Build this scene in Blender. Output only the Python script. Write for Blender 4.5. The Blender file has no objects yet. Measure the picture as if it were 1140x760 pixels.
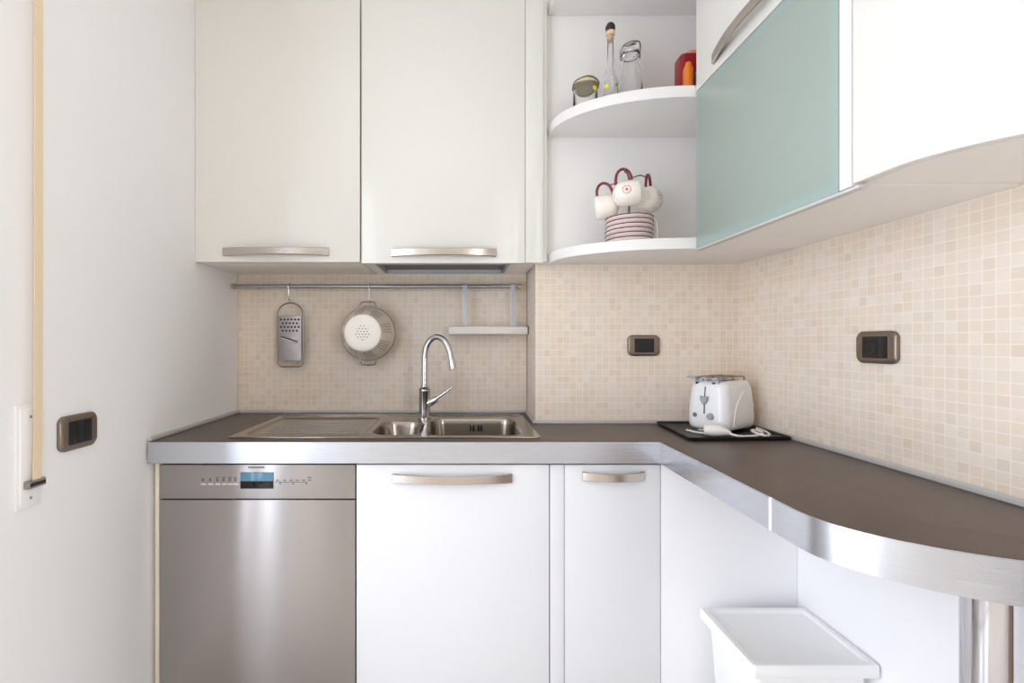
import bpy, bmesh, math, random
from mathutils import Matrix, Vector
random.seed(4)
S = bpy.context.scene
C = S.collection
PI = math.pi

# ---------------------------------------------------------------- camera, world, light, exposure
CZ = 1.2044                       # camera height; worktop top is 0.90
cam_d = bpy.data.cameras.new('camera'); cam = bpy.data.objects.new('camera', cam_d); C.objects.link(cam)
cam.location = (0, 0, CZ); cam.rotation_euler = (PI/2, 0, 0)
cam_d.sensor_width = 36.0; cam_d.lens = 16.74; cam_d.shift_x = 59/1140; cam_d.shift_y = 1/1140
cam_d.clip_start = 0.02
S.camera = cam
S.view_settings.view_transform = 'Standard'; S.view_settings.look = 'None'
S.view_settings.gamma = 1.0; S.view_settings.use_curve_mapping = False
S.view_settings.exposure = 0.07
S.cycles.max_bounces = 14; S.cycles.diffuse_bounces = 9; S.cycles.glossy_bounces = 6
S.cycles.transparent_max_bounces = 24; S.cycles.transmission_bounces = 14
S.cycles.caustics_reflective = False; S.cycles.sample_clamp_indirect = 6.0

W = bpy.data.worlds.new('sky'); S.world = W; W.use_nodes = True
W.node_tree.nodes['Background'].inputs[0].default_value = (0.86, 0.93, 1.0, 1)
W.node_tree.nodes['Background'].inputs[1].default_value = 0.15

def area(name, loc, rot, sx, sy, power, col):
    l = bpy.data.lights.new(name, 'AREA'); l.shape = 'RECTANGLE'; l.size = sx; l.size_y = sy
    l.energy = power; l.color = col
    o = bpy.data.objects.new(name, l); C.objects.link(o); o.location = loc; o.rotation_euler = rot
    return o
# daylight through the balcony door in the left wall and through the window of the rear wall
area('balcony_daylight', (-1.90, -0.90, 1.25), (0, -PI/2, 0), 2.5, 3.4, 165, (0.925, 1.0, 1.14))
area('rear_daylight', (0.05, -2.85, 1.45), (PI/2, 0, 0), 1.7, 1.9, 3, (1.0, 1.0, 1.0))
area('side_fill', (1.34, -1.10, 1.50), (0, PI/2, 0), 1.6, 1.2, 66, (1.03, 0.99, 0.95))  # added fill from an unseen right-hand window, brightens the left wall

# ---------------------------------------------------------------- materials
def lin(c):
    return tuple(((v/255)/12.92 if v/255 <= .04045 else ((v/255+.055)/1.055)**2.4) for v in c)

class N:
    """small node-tree writer"""
    def __init__(self, name):
        self.m = bpy.data.materials.new(name); self.m.use_nodes = True
        self.t = self.m.node_tree; self.b = self.t.nodes['Principled BSDF']; self.out = self.t.nodes['Material Output']
    def n(self, kind, **kw):
        x = self.t.nodes.new(kind)
        for k, v in kw.items(): setattr(x, k, v)
        return x
    def l(self, a, b): self.t.links.new(a, b)
    def val(self, sock, v):
        if hasattr(v, 'is_output') or hasattr(v, 'links'): self.l(v, sock)
        else: sock.default_value = v
    def math(self, op, a, b=None, c=None):
        x = self.n('ShaderNodeMath', operation=op); self.val(x.inputs[0], a)
        if b is not None: self.val(x.inputs[1], b)
        if c is not None: self.val(x.inputs[2], c)
        return x.outputs[0]
    def mix(self, f, a, b):
        x = self.n('ShaderNodeMix', data_type='RGBA'); self.val(x.inputs[0], f)
        self.val(x.inputs[6], a if not isinstance(a, tuple) else (*a, 1)[:4]); self.val(x.inputs[7], b if not isinstance(b, tuple) else (*b, 1)[:4])
        return x.outputs[2]
    def coord(self): return self.n('ShaderNodeTexCoord').outputs['Object']
    def noise(self, scale, vec=None, detail=3, rough=.5, stretch=None):
        x = self.n('ShaderNodeTexNoise'); x.inputs['Scale'].default_value = scale; x.inputs['Detail'].default_value = detail
        x.inputs['Roughness'].default_value = rough
        vec = vec or self.coord()
        if stretch:
            mp = self.n('ShaderNodeMapping'); mp.inputs['Scale'].default_value = stretch; self.l(vec, mp.inputs[0]); vec = mp.outputs[0]
        self.l(vec, x.inputs['Vector']); return x.outputs['Fac']
    def bump(self, h, strength=.1, dist=.001):
        x = self.n('ShaderNodeBump'); x.inputs['Strength'].default_value = strength; x.inputs['Distance'].default_value = dist
        self.l(h, x.inputs['Height']); self.l(x.outputs[0], self.b.inputs['Normal'])

def plain(name, col, rough=.4, metal=0.0, var=.03, coat=0.0, scale=18, spec=.5, bump=0.0):
    g = N(name); c = lin(col)
    f = g.noise(scale)
    a = tuple(min(1, v*(1-var)) for v in c); b = tuple(min(1, v*(1+var)) for v in c)
    g.l(g.mix(f, a, b), g.b.inputs['Base Color'])
    r = g.n('ShaderNodeMapRange'); g.l(f, r.inputs[0]); r.inputs[3].default_value = max(.02, rough*.92); r.inputs[4].default_value = min(1, rough*1.08)
    g.l(r.outputs[0], g.b.inputs['Roughness'])
    g.b.inputs['Metallic'].default_value = metal; g.b.inputs['Coat Weight'].default_value = coat
    g.b.inputs['Specular IOR Level'].default_value = spec
    if bump: g.bump(g.noise(scale*8), bump, .001)
    return g.m

ANR = 0.25
def brushed(name, col, rough, stretch, var=.06, aniso=0.0, bk=.06):
    g = N(name); c = lin(col)
    f = g.noise(1.0, stretch=stretch, detail=4, rough=.65)
    g.l(g.mix(f, tuple(v*(1-var) for v in c), tuple(min(1, v*(1+var)) for v in c)), g.b.inputs['Base Color'])
    r = g.n('ShaderNodeMapRange'); g.l(f, r.inputs[0]); r.inputs[3].default_value = rough*.8; r.inputs[4].default_value = rough*1.2
    g.l(r.outputs[0], g.b.inputs['Roughness']); g.b.inputs['Metallic'].default_value = 1.0
    g.bump(f, .03 if aniso else bk, .0006)
    if aniso:
        tg = g.n('ShaderNodeTangent', direction_type='RADIAL', axis='Z'); g.l(tg.outputs[0], g.b.inputs['Tangent'])
        g.b.inputs['Anisotropic'].default_value = aniso; g.b.inputs['Anisotropic Rotation'].default_value = ANR
    return g.m

def tile_material(name, axis, pitch=.0245):
    """mosaic of small travertine squares: axis = horizontal coordinate running along the wall"""
    g = N(name); sp = g.n('ShaderNodeSeparateXYZ'); g.l(g.coord(), sp.inputs[0])
    u = g.math('DIVIDE', sp.outputs[axis], pitch); v = g.math('DIVIDE', sp.outputs[2], pitch)
    cu = g.math('FLOOR', u); cv = g.math('FLOOR', v)
    cb = g.n('ShaderNodeCombineXYZ'); g.l(cu, cb.inputs[0]); g.l(cv, cb.inputs[1])
    wn = g.n('ShaderNodeTexWhiteNoise', noise_dimensions='3D'); g.l(cb.outputs[0], wn.inputs[0])
    rp = g.n('ShaderNodeValToRGB'); e = rp.color_ramp.elements
    e[0].position = 0.0; e[0].color = (*lin((222, 208, 191)), 1); e[1].position = 1.0; e[1].color = (*lin((236, 226, 213)), 1)
    for p, c in ((.12, (227, 214, 198)), (.45, (230, 218, 204)), (.6, (232, 218, 199)), (.8, (232, 221, 210))):
        k = e.new(p); k.color = (*lin(c), 1)
    g.l(wn.outputs['Value'], rp.inputs[0])
    big = g.noise(7.0); vein = g.noise(90.0, detail=4)
    c = g.mix(g.math('MULTIPLY', vein, .3), rp.outputs[0], lin((216, 200, 182)))
    c = g.mix(g.math('MULTIPLY', g.math('SUBTRACT', big, .45), .6), c, lin((222, 190, 150)))
    fu = g.math('ABSOLUTE', g.math('SUBTRACT', g.math('FRACT', u), .5)); fv = g.math('ABSOLUTE', g.math('SUBTRACT', g.math('FRACT', v), .5))
    d = g.math('MAXIMUM', fu, fv)
    wob = g.math('MULTIPLY', g.noise(160.0), .03)
    mr = g.n('ShaderNodeMapRange'); g.l(g.math('ADD', d, wob), mr.inputs[0]); mr.inputs[1].default_value = .445; mr.inputs[2].default_value = .475
    g.l(g.mix(mr.outputs[0], c, lin((237, 228, 214))), g.b.inputs['Base Color'])
    g.b.inputs['Roughness'].default_value = .55
    g.bump(g.math('SUBTRACT', 1.0, mr.outputs[0]), .25, .0012)
    return g.m

def glass(name, col=(1, 1, 1), rough=0.0):
    g = N(name); f = g.noise(30)
    g.l(g.mix(f, tuple(v*.985 for v in col), col), g.b.inputs['Base Color'])
    g.b.inputs['Transmission Weight'].default_value = 1.0; g.b.inputs['Roughness'].default_value = rough; g.b.inputs['IOR'].default_value = 1.45
    # thin-walled glass lets light straight through for shadows
    return g.m

M = {}
M['wall'] = plain('white_wall_paint', (238, 238, 239), .75, var=.012, scale=6, bump=.05)
M['ceil'] = plain('ceiling_paint', (240, 238, 234), .8, var=.01)
M['floor'] = plain('pale_floor', (214, 210, 205), .2, var=.06)
M['cab'] = plain('cream_lacquer', (226, 224, 217), .22, var=.006, scale=3, coat=.25)
M['base'] = plain('lit_lacquer', (229, 230, 232), .24, var=.006, scale=3, coat=.25)  # same lacquer as the wall units, cooler brighter light put into the colour
M['liftedwhite'] = plain('shade_lifted_white', (246, 246, 247), .35, var=.006, scale=3)  # white lifted in colour to offset the shade below the worktop
M['carc'] = plain('white_melamine', (244, 240, 234), .42, var=.008, scale=5)
M['shelfwhite'] = plain('white_shelf', (232, 230, 227), .38, var=.008, scale=5)
M['tile_x'] = tile_material('mosaic_tiles_along_back', 0)
M['tile_y'] = tile_material('mosaic_tiles_along_side', 1)
M['steel_v'] = brushed('brushed_steel_door', (180, 174, 171), .30, (300, 300, 2), .03, .93)
M['alu'] = brushed('brushed_aluminium_edge', (206, 209, 215), .26, (5, 5, 500), .02, 0.0, .012)
M['alu_y'] = plain('grey_aluminium_profile', (206, 204, 201), .4, .2, .02)
M['sink'] = brushed('sink_steel', (160, 152, 142), .2, (500, 8, 60), .05)
M['chrome'] = plain('chrome', (212, 212, 214), .07, 1.0, .01)
M['chromeleg'] = plain('polished_leg', (206, 204, 206), .09, 1.0, .01)
M['nickel'] = plain('satin_nickel', (200, 190, 180), .24, 1.0, .02)
M['rail'] = plain('satin_rail', (178, 176, 176), .32, 1.0, .02)
M['silverpaint'] = plain('silver_paint', (196, 198, 204), .4, .3, .02)
M['traywhite'] = plain('pearl_plastic', (228, 224, 218), .4, 0, .02)
M['black'] = plain('black_plastic', (22, 23, 27), .35, 0, .05)
M['gap'] = plain('dark_gap', (40, 36, 34), .7, 0, .05)
M['bronze'] = plain('bronze_plate', (136, 122, 110), .33, .75, .05)
M['whiteplastic'] = plain('white_plastic', (236, 236, 236), .35, 0, .01)
M['binplastic'] = plain('bin_plastic', (249, 249, 248), .45, 0, .01)
M['toaster'] = plain('toaster_white', (236, 236, 238), .28, 0, .008, coat=.2)
M['greyplastic'] = plain('grey_plastic', (168, 170, 174), .4, .15, .03)
M['midgrey'] = plain('mid_grey_plastic', (120, 122, 130), .4, .1, .03)
M['cordwhite'] = plain('white_cord', (236, 232, 226), .45, 0, .02)
M['traydark'] = plain('black_tray', (26, 24, 24), .42, 0, .08)
M['strap'] = plain('beige_webbing', (230, 210, 180), .8, 0, .04, scale=120, bump=.15)
M['hood'] = plain('hood_grey', (150, 158, 170), .35, .4, .03)
M['hoodglass'] = plain('hood_light_cover', (186, 196, 210), .3, .1, .02)
M['mesh'] = plain('hood_filter', (120, 112, 104), .45, .7, .15, scale=220)
M['cream_edge'] = plain('cream_edge', (226, 214, 196), .5, 0, .02)
M['red'] = plain('dark_red_glaze', (126, 30, 46), .3, 0, .05)
M['redtin'] = plain('red_tin', (150, 18, 30), .35, 0, .06)
M['orange'] = plain('orange_plastic', (236, 128, 28), .35, 0, .05)
M['salmon'] = plain('salmon_lid', (226, 150, 118), .4, 0, .04)
M['greytin'] = plain('grey_tin', (150, 144, 140), .35, .6, .04)
M['cork'] = plain('cork_wood', (226, 192, 156), .7, 0, .08, scale=90)
M['stopper'] = plain('black_rubber', (34, 32, 30), .5, 0, .05)
M['lemon'] = plain('lemon_yellow_print', (238, 222, 60), .4, 0, .05)
M['leafgreen'] = plain('leaf_green_print', (92, 160, 40), .4, 0, .05)
M['wire'] = plain('steel_wire', (150, 142, 134), .28, 1.0, .02)
M['enamel'] = plain('white_enamel', (240, 236, 228), .25, 0, .01)
M['grater'] = brushed('grater_steel', (176, 172, 172), .3, (700, 60, 4), .06)
M['glass'] = glass('clear_glass')
M['jarlid'] = plain('glass_jar_lid_gold', (218, 204, 166), .35, .2, .04)
M['mark'] = plain('grey_print', (120, 116, 114), .5, 0, .02)
M['markwhite'] = plain('white_print', (236, 234, 232), .5, 0, .02)

def frosted():
    g = N('frosted_green_glass'); f = g.noise(4)
    sp = g.n('ShaderNodeSeparateXYZ'); g.l(g.coord(), sp.inputs[0])
    dy = g.math('SUBTRACT', .277, g.math('ABSOLUTE', g.math('ADD', sp.outputs[1], -(1.4755+.923)/2+1.2)))
    dz = g.math('SUBTRACT', .2415, g.math('ABSOLUTE', g.math('ADD', sp.outputs[2], -.2412)))
    mr = g.n('ShaderNodeMapRange', interpolation_type='SMOOTHSTEP'); g.l(g.math('MINIMUM', dy, dz), mr.inputs[0]); mr.inputs[1].default_value = .010; mr.inputs[2].default_value = .030
    g.l(g.mix(mr.outputs[0], lin((174, 195, 189)), g.mix(f, lin((172, 186, 175)), lin((177, 191, 181)))), g.b.inputs['Base Color'])
    g.b.inputs['Roughness'].default_value = .32; g.b.inputs['Transmission Weight'].default_value = .25
    g.b.inputs['IOR'].default_value = 1.45; g.b.inputs['Coat Weight'].default_value = .15; g.b.inputs['Coat Roughness'].default_value = .25
    return g.m
M['frost'] = frosted()
M['frostedge'] = plain('glass_green_edge', (170, 208, 206), .25, 0, .02, coat=.3)

def worktop_mat():
    g = N('dark_brown_laminate')
    f = g.noise(1.0, stretch=(40, 8, 40), detail=5); h = g.noise(420.0)
    c = g.mix(f, lin((78, 65, 58)), lin((97, 81, 72)))
    g.l(g.mix(g.math('MULTIPLY', h, .3), c, lin((70, 58, 52))), g.b.inputs['Base Color'])
    g.b.inputs['Roughness'].default_value = .38; g.bump(h, .08, .0005)
    return g.m
M['worktop'] = worktop_mat()

def display_mat():
    g = N('dishwasher_display'); sp = g.n('ShaderNodeSeparateXYZ'); g.l(g.coord(), sp.inputs[0])
    k = g.math('GREATER_THAN', sp.outputs[2], CZ - .4286)      # upper half is the tinted blue screen
    g.l(g.mix(k, lin((12, 14, 18)), lin((92, 138, 166))), g.b.inputs['Base Color']); g.b.inputs['Roughness'].default_value = .12
    return g.m
M['display'] = display_mat()

def saucer_mat():
    g = N('saucer_white_red_rim'); sp = g.n('ShaderNodeSeparateXYZ'); g.l(g.coord(), sp.inputs[0])
    r = g.math('SQRT', g.math('ADD', g.math('POWER', sp.outputs[0], 2.0), g.math('POWER', sp.outputs[1], 2.0)))
    r = g.math('ADD', r, g.math('MULTIPLY', g.math('SUBTRACT', g.noise(60), .5), .0016))
    k = g.math('GREATER_THAN', r, .0765)
    g.l(g.mix(k, lin((250, 242, 239)), lin((112, 26, 40))), g.b.inputs['Base Color']); g.b.inputs['Roughness'].default_value = .22
    return g.m
M['saucer'] = saucer_mat()

def cup_mat():
    g = N('cup_white_with_red_print')
    def dist(p):
        x = g.n('ShaderNodeVectorMath', operation='DISTANCE'); g.l(g.coord(), x.inputs[0]); x.inputs[1].default_value = p; return x.outputs['Value']
    d = g.math('ADD', dist((-.004, -.041, .004)), g.math('MULTIPLY', g.math('SUBTRACT', g.noise(230), .5), .006))
    rp = g.n('ShaderNodeValToRGB'); rp.color_ramp.interpolation = 'CONSTANT'; e = rp.color_ramp.elements
    wh = (*lin((240, 232, 222)), 1)
    e[0].position = 0; e[0].color = (*lin((150, 40, 58)), 1); e[1].position = .12; e[1].color = (*lin((232, 200, 196)), 1)
    for p, c in ((.30, wh), (.44, (*lin((212, 140, 144)), 1)), (.56, wh)):
        k = e.new(p); k.color = c
    g.l(g.math('DIVIDE', d, .026), rp.inputs[0]); g.l(rp.outputs[0], g.b.inputs['Base Color']); g.b.inputs['Roughness'].default_value = .2
    return g.m
M['cup'] = cup_mat()

def holes_mat(name, col, metal, kind):
    """sheet with round holes painted on as dark dots"""
    g = N(name); sp = g.n('ShaderNodeSeparateXYZ'); g.l(g.coord(), sp.inputs[0])
    x, y, z = sp.outputs[0], sp.outputs[1], sp.outputs[2]
    f = g.noise(40)
    g.l(g.mix(f, tuple(v*.96 for v in lin(col)), lin(col)), g.b.inputs['Base Color']); g.b.inputs['Metallic'].default_value = metal; g.b.inputs['Roughness'].default_value = .28
    r = g.math('SQRT', g.math('ADD', g.math('POWER', x, 2.0), g.math('POWER', z, 2.0)))
    if kind == 'base':
        p = .0125
        row = g.math('FLOOR', g.math('DIVIDE', z, p*.866)); sh = g.math('MULTIPLY', g.math('MODULO', g.math('ABSOLUTE', row), 2.0), .5)
        fu = g.math('SUBTRACT', g.math('FRACT', g.math('ADD', g.math('DIVIDE', x, p), sh)), .5); fv = g.math('SUBTRACT', g.math('FRACT', g.math('DIVIDE', z, p*.866)), .5)
        area_ = g.math('LESS_THAN', r, .029); rad = .22
    else:
        th = g.math('ARCTAN2', z, x)
        q = g.math('MULTIPLY', g.math('ADD', th, PI), 56/(2*PI)); v = g.math('DIVIDE', y, .0105)
        fu = g.math('SUBTRACT', g.math('FRACT', q), .5); fv = g.math('SUBTRACT', g.math('FRACT', v), .5)
        cl = g.math('SINE', g.math('MULTIPLY', th, 8.0))
        area_ = g.math('MULTIPLY', g.math('GREATER_THAN', cl, -.25), g.math('MULTIPLY', g.math('GREATER_THAN', r, .074), g.math('LESS_THAN', r, .104))); rad = .30
    d = g.math('SQRT', g.math('ADD', g.math('POWER', fu, 2.0), g.math('POWER', fv, 2.0)))
    k = g.math('MULTIPLY', g.math('LESS_THAN', d, rad), area_)
    if True:  # darkness inside the holes is put into the base colour
        g.l(g.mix(k, g.b.inputs['Base Color'].links[0].from_socket, lin((92, 84, 76) if kind == 'base' else (128, 114, 100))), g.b.inputs['Base Color']); return g.m
    tr = g.n('ShaderNodeBsdfTransparent'); ms = g.n('ShaderNodeMixShader'); g.l(k, ms.inputs[0]); g.l(g.b.outputs[0], ms.inputs[1]); g.l(tr.outputs[0], ms.inputs[2])
    g.l(ms.outputs[0], g.out.inputs['Surface'])
    return g.m
M['colander_base'] = holes_mat('colander_base_enamel', (242, 238, 230), 0, 'base')
M['colander_side'] = holes_mat('colander_side_steel', (226, 216, 202), .25, 'side')

# ---------------------------------------------------------------- mesh helpers
def box(bm, x0, x1, y0, y1, z0, z1, bev=0.0, seg=2):
    t = bmesh.new(); bmesh.ops.create_cube(t, size=1.0)
    for v in t.verts:
        v.co = Vector(((x0+x1)/2 + v.co.x*(x1-x0), (y0+y1)/2 + v.co.y*(y1-y0), (z0+z1)/2 + v.co.z*(z1-z0)))
    if bev: bmesh.ops.bevel(t, geom=t.edges[:], offset=bev, segments=seg, profile=.6, affect='EDGES')
    merge(bm, t); return bm
def merge(bm, t, mat=None):
    if mat: bmesh.ops.transform(t, matrix=mat, verts=t.verts[:])
    me = bpy.data.meshes.new('t'); t.to_mesh(me); t.free(); bm.from_mesh(me); bpy.data.meshes.remove(me); return bm
def loft(bm, rings, caps=(True, True), closed=True):
    vs = [[bm.verts.new(p) for p in r] for r in rings]; n = len(vs[0])
    for a, b in zip(vs, vs[1:]):
        for i in range(n if closed else n-1):
            j = (i+1) % n; bm.faces.new((a[i], a[j], b[j], b[i]))
    if caps[0]: bm.faces.new(vs[0][::-1])
    if caps[1]: bm.faces.new(vs[-1])
    return bm
def rr(cx, cy, hx, hy, r, z, n=6):
    out = []
    for k, (sx, sy) in enumerate(((1, 1), (-1, 1), (-1, -1), (1, -1))):
        for i in range(n+1):
            a = k*PI/2 + i/n*PI/2
            out.append(Vector((cx + sx*(hx-r) + r*math.cos(a), cy + sy*(hy-r) + r*math.sin(a), z)))
    return out
def smooth_path(pts, k=8):
    pts = [Vector(p) for p in pts]; out = []
    for i in range(len(pts)-1):
        p0 = pts[max(0, i-1)]; p1 = pts[i]; p2 = pts[i+1]; p3 = pts[min(len(pts)-1, i+2)]
        for j in range(k):
            t = j/k
            out.append(.5*((2*p1) + (p2-p0)*t + (2*p0-5*p1+4*p2-p3)*t*t + (3*p1-p0-3*p2+p3)*t**3))
    out.append(pts[-1]); return out
def tube(bm, pts, r, n=10, k=0, closed=False):
    P = smooth_path(pts, k) if k else [Vector(p) for p in pts]
    R = r if isinstance(r, (list, tuple)) else [r]*len(P)
    if len(R) != len(P):
        R = [R[0] + (R[-1]-R[0])*i/(len(P)-1) for i in range(len(P))]
    m = len(P); up = None; rings = []
    for i, p in enumerate(P):
        if closed: d = (P[(i+1) % m] - P[i-1]).normalized()
        else: d = (P[min(i+1, m-1)] - P[max(i-1, 0)]).normalized()
        if up is None: up = d.orthogonal().normalized()
        else: up = (up - d*up.dot(d)).normalized()
        s = d.cross(up)
        rings.append([p + (up*math.cos(2*PI*j/n) + s*math.sin(2*PI*j/n))*R[i] for j in range(n)])
    if closed: rings.append(rings[0]); loft(bm, rings, (False, False)); bmesh.ops.remove_doubles(bm, verts=bm.verts[:], dist=1e-6)
    else: loft(bm, rings)
    return bm
def lathe(bm, prof, n=40, mat=None, cap=(False, False)):
    t = bmesh.new()
    rings = [[Vector((r*math.cos(2*PI*i/n), r*math.sin(2*PI*i/n), z)) for i in range(n)] for r, z in prof]
    loft(t, rings, cap); bmesh.ops.remove_doubles(t, verts=t.verts[:], dist=1e-6)
    merge(bm, t, mat); return bm
def prism(bm, outline, z0, z1, bev=0.0, seg=2, holes=()):
    t = bmesh.new()
    es = []
    for loop in (outline, *holes):
        vs = [t.verts.new((p[0], p[1], z0)) for p in loop]
        es += [t.edges.new((vs[i], vs[(i+1) % len(vs)])) for i in range(len(vs))]
    if holes: bmesh.ops.triangle_fill(t, edges=es, use_beauty=True, use_dissolve=False)
    else: t.faces.new(t.verts[:])
    r = bmesh.ops.extrude_face_region(t, geom=t.faces[:])
    bmesh.ops.translate(t, verts=[v for v in r['geom'] if isinstance(v, bmesh.types.BMVert)], vec=(0, 0, z1-z0))
    bmesh.ops.recalc_face_normals(t, faces=t.faces[:])
    if bev:
        ed = [e for e in t.edges if abs(e.verts[0].co.z-e.verts[1].co.z) < 1e-6 and len(e.link_faces) == 2 and e.calc_face_angle(0) > .8]
        bmesh.ops.bevel(t, geom=ed, offset=bev, segments=seg, profile=.6, affect='EDGES')
    merge(bm, t); return bm
def strip(bm, path, th, z0, z1, bev=0.0):
    """upright band following a plan path; th is measured to the left of the path direction"""
    P = [Vector((p[0], p[1], 0)) for p in path]; off = []
    for i, p in enumerate(P):
        a = (P[i]-P[i-1]).normalized() if i else None; b = (P[i+1]-P[i]).normalized() if i < len(P)-1 else None
        na = Vector((-a.y, a.x, 0)) if a else None; nb = Vector((-b.y, b.x, 0)) if b else None
        if na and nb:
            nn = (na+nb).normalized(); off.append(p + nn*th/max(.3, nn.dot(na)))
        else: off.append(p + (na or nb)*th)
    rings = [[(p.x, p.y, z0), (q.x, q.y, z0), (q.x, q.y, z1), (p.x, p.y, z1)] for p, q in zip(P, off)]
    t = bmesh.new(); loft(t, rings); bmesh.ops.recalc_face_normals(t, faces=t.faces[:])
    if bev: bmesh.ops.bevel(t, geom=[e for e in t.edges if len(e.link_faces) == 2 and e.calc_face_angle(0) > .9], offset=bev, segments=2, affect='EDGES')
    merge(bm, t); return bm
def ellipse(cx, cy, a, b, t0, t1, n=28):
    return [(cx + a*math.cos(t0+(t1-t0)*i/n), cy + b*math.sin(t0+(t1-t0)*i/n)) for i in range(n+1)]

MW = {}                                    # world matrices of the empties
def obj(name, bm, mat, parent=None, angle=40, local=False):
    if parent is not None and not local:
        bmesh.ops.transform(bm, matrix=MW[parent.name].inverted(), verts=bm.verts[:])
    bmesh.ops.recalc_face_normals(bm, faces=bm.faces[:])
    me = bpy.data.meshes.new(name); bm.to_mesh(me); bm.free()
    me.materials.append(mat if not isinstance(mat, str) else M[mat])
    me.shade_smooth(); me.set_sharp_from_angle(angle=math.radians(angle))
    o = bpy.data.objects.new(name, me); C.objects.link(o)
    if parent is not None: o.parent = parent; MW[o.name] = MW[parent.name]
    else: MW[o.name] = Matrix()
    return o
def tag(o, label, cat, group=None):
    o['label'] = label; o['category'] = cat
    if group: o['group'] = group
    return o
def thing(name, label, cat, loc, rz=0.0, group=None):
    o = bpy.data.objects.new(name, None); C.objects.link(o); o.empty_display_size = .05
    o.location = loc; o.rotation_euler = (0, 0, rz); MW[o.name] = Matrix.Translation(loc) @ Matrix.Rotation(rz, 4, 'Z')
    return tag(o, label, cat, group)
def struct(name, bm, mat, parent=None, **k):
    o = obj(name, bm, mat, parent, **k)
    if parent is None: o['kind'] = 'structure'
    return o
B = bmesh.new
def bx(*a, **k): return box(B(), *a, **k)
H = lambda h: CZ + h                       # height measured from the camera

# ---------------------------------------------------------------- the room
XL, XR, YB, YS, YR = -.959, 1.05, 2.057, 1.79, -2.60      # left, right, recess back, step, rear
ZC = 2.70
struct('floor', bx(XL-.3, XR+.3, YR-.3, YB+.3, -.08, 0), 'floor')
struct('ceiling', bx(XL-.3, XR+.3, YR-.3, YB+.3, ZC, ZC+.08), 'ceil')
# left wall with the balcony door opening (y -0.75..0.85)
b = B(); box(b, XL-.25, XL, .87, YB+.2, 0, ZC); box(b, XL-.25, XL, YR-.2, -.42, 0, ZC); box(b, XL-.25, XL, -.42, .87, 2.32, ZC); box(b, XL-.25, XL, -.42, .87, 0, .03)
struct('wall_left', b, 'wall')
d = struct('door_1', bx(XL-.20, XL-.13, .80, .868, .03, 2.318, bev=.004), 'whiteplastic')
b = B()
for (y0, y1, z0, z1) in ((-.418, -.35, .03, 2.318), (-.35, .80, 2.25, 2.318), (-.35, .80, .03, .10), (.20, .38, .10, 2.25)):
    box(b, XL-.20, XL-.13, y0, y1, z0, z1, bev=.004)
struct('door_frame', b, 'whiteplastic', d)
b = B(); box(b, XL-.2, .288+.0, YB+.008, YB+.2, 0, ZC); box(b, .297, XR+.2, YS+.008, YB+.2, 0, ZC)
wb = struct('wall_back', b, 'wall')
b = B(); box(b, XR+.008, XR+.25, -.48, YS+.2, 0, ZC); box(b, XR+.008, XR+.25, YR-.2, -1.72, 0, ZC); box(b, XR+.008, XR+.25, -1.72, -.48, 0, .68); box(b, XR+.008, XR+.25, -1.72, -.48, 2.32, ZC)
struct('wall_right', b, 'wall')
w = struct('fill_window', bx(XR+.10, XR+.17, -1.72, -.48, 2.25, 2.32, bev=.004), 'whiteplastic')  # unseen window, added to let light onto the left wall
b = B()
for q in ((-1.72, -1.65, .68, 2.25), (-.55, -.48, .68, 2.25), (-1.65, -.55, .68, .75), (-1.14, -1.06, .75, 2.25)):
    box(b, XR+.10, XR+.17, q[0], q[1], q[2], q[3], bev=.004)
struct('window_frame', b, 'whiteplastic', w)
wr = bpy.data.objects['wall_right']
b = B(); box(b, XR, XR+.008, .45, YS, 0, .9005)
struct('wall_plaster', b, 'liftedwhite', wr)  # wall paint in a lifted white that offsets the shade here
struct('wall_tiles', bx(XR, XR+.0085, .45, YS, .9005, 1.56), 'tile_y', wr)
struct('wall_tiles', bx(XL, .292, YB, YB+.0085, .88, 1.54), 'tile_x', wb)
b = B(); loft(b, [[(.287, YS, z), (.2945, YB+.004, z), (.305, YB+.004, z), (.305, YS, z)] for z in (.88, 1.56)]); struct('wall_tiles', b, 'tile_y', wb)
struct('wall_tiles', bx(.287, XR, YS-.0005, YS+.0085, .88, 1.56), 'tile_x', wb)
b = B(); box(b, XL-.2, -.75, YR-.2, YR, 0, ZC); box(b, .85, XR+.2, YR-.2, YR, 0, ZC); box(b, -.75, .85, YR-.2, YR, 2.4, ZC); box(b, -.75, .85, YR-.2, YR, 0, .5)
struct('wall_rear', b, 'wall')
w = struct('window_1', bx(-.75, .85, YR-.14, YR-.07, 2.33, 2.4, bev=.004), 'whiteplastic')
b = B()
for q in ((-.75, -.68, .5, 2.33), (.78, .85, .5, 2.33), (-.68, .78, .5, .57), (.01, .09, .57, 2.33)):
    box(b, q[0], q[1], YR-.14, YR-.07, q[2], q[3], bev=.004)
struct('window_frame', b, 'whiteplastic', w)
d = struct('reflection_door', bx(XR-.012, XR+.0085, -.42, .40, .0, 2.10, bev=.003), plain('brown_reflection_door', (122, 92, 70), .4, 0, .12, scale=4))  # unseen brown door, added to give chrome and handles dark reflections
b = B()
for q in ((-.47, -.42, 0, 2.15), (.40, .449, 0, 2.15), (-.42, .40, 2.10, 2.15)): box(b, XR-.02, XR+.0085, q[0], q[1], q[2], q[3], bev=.002)
struct('door_frame', b, plain('brown_reflection_frame', (104, 78, 60), .45, 0, .1, scale=5), d)
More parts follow.
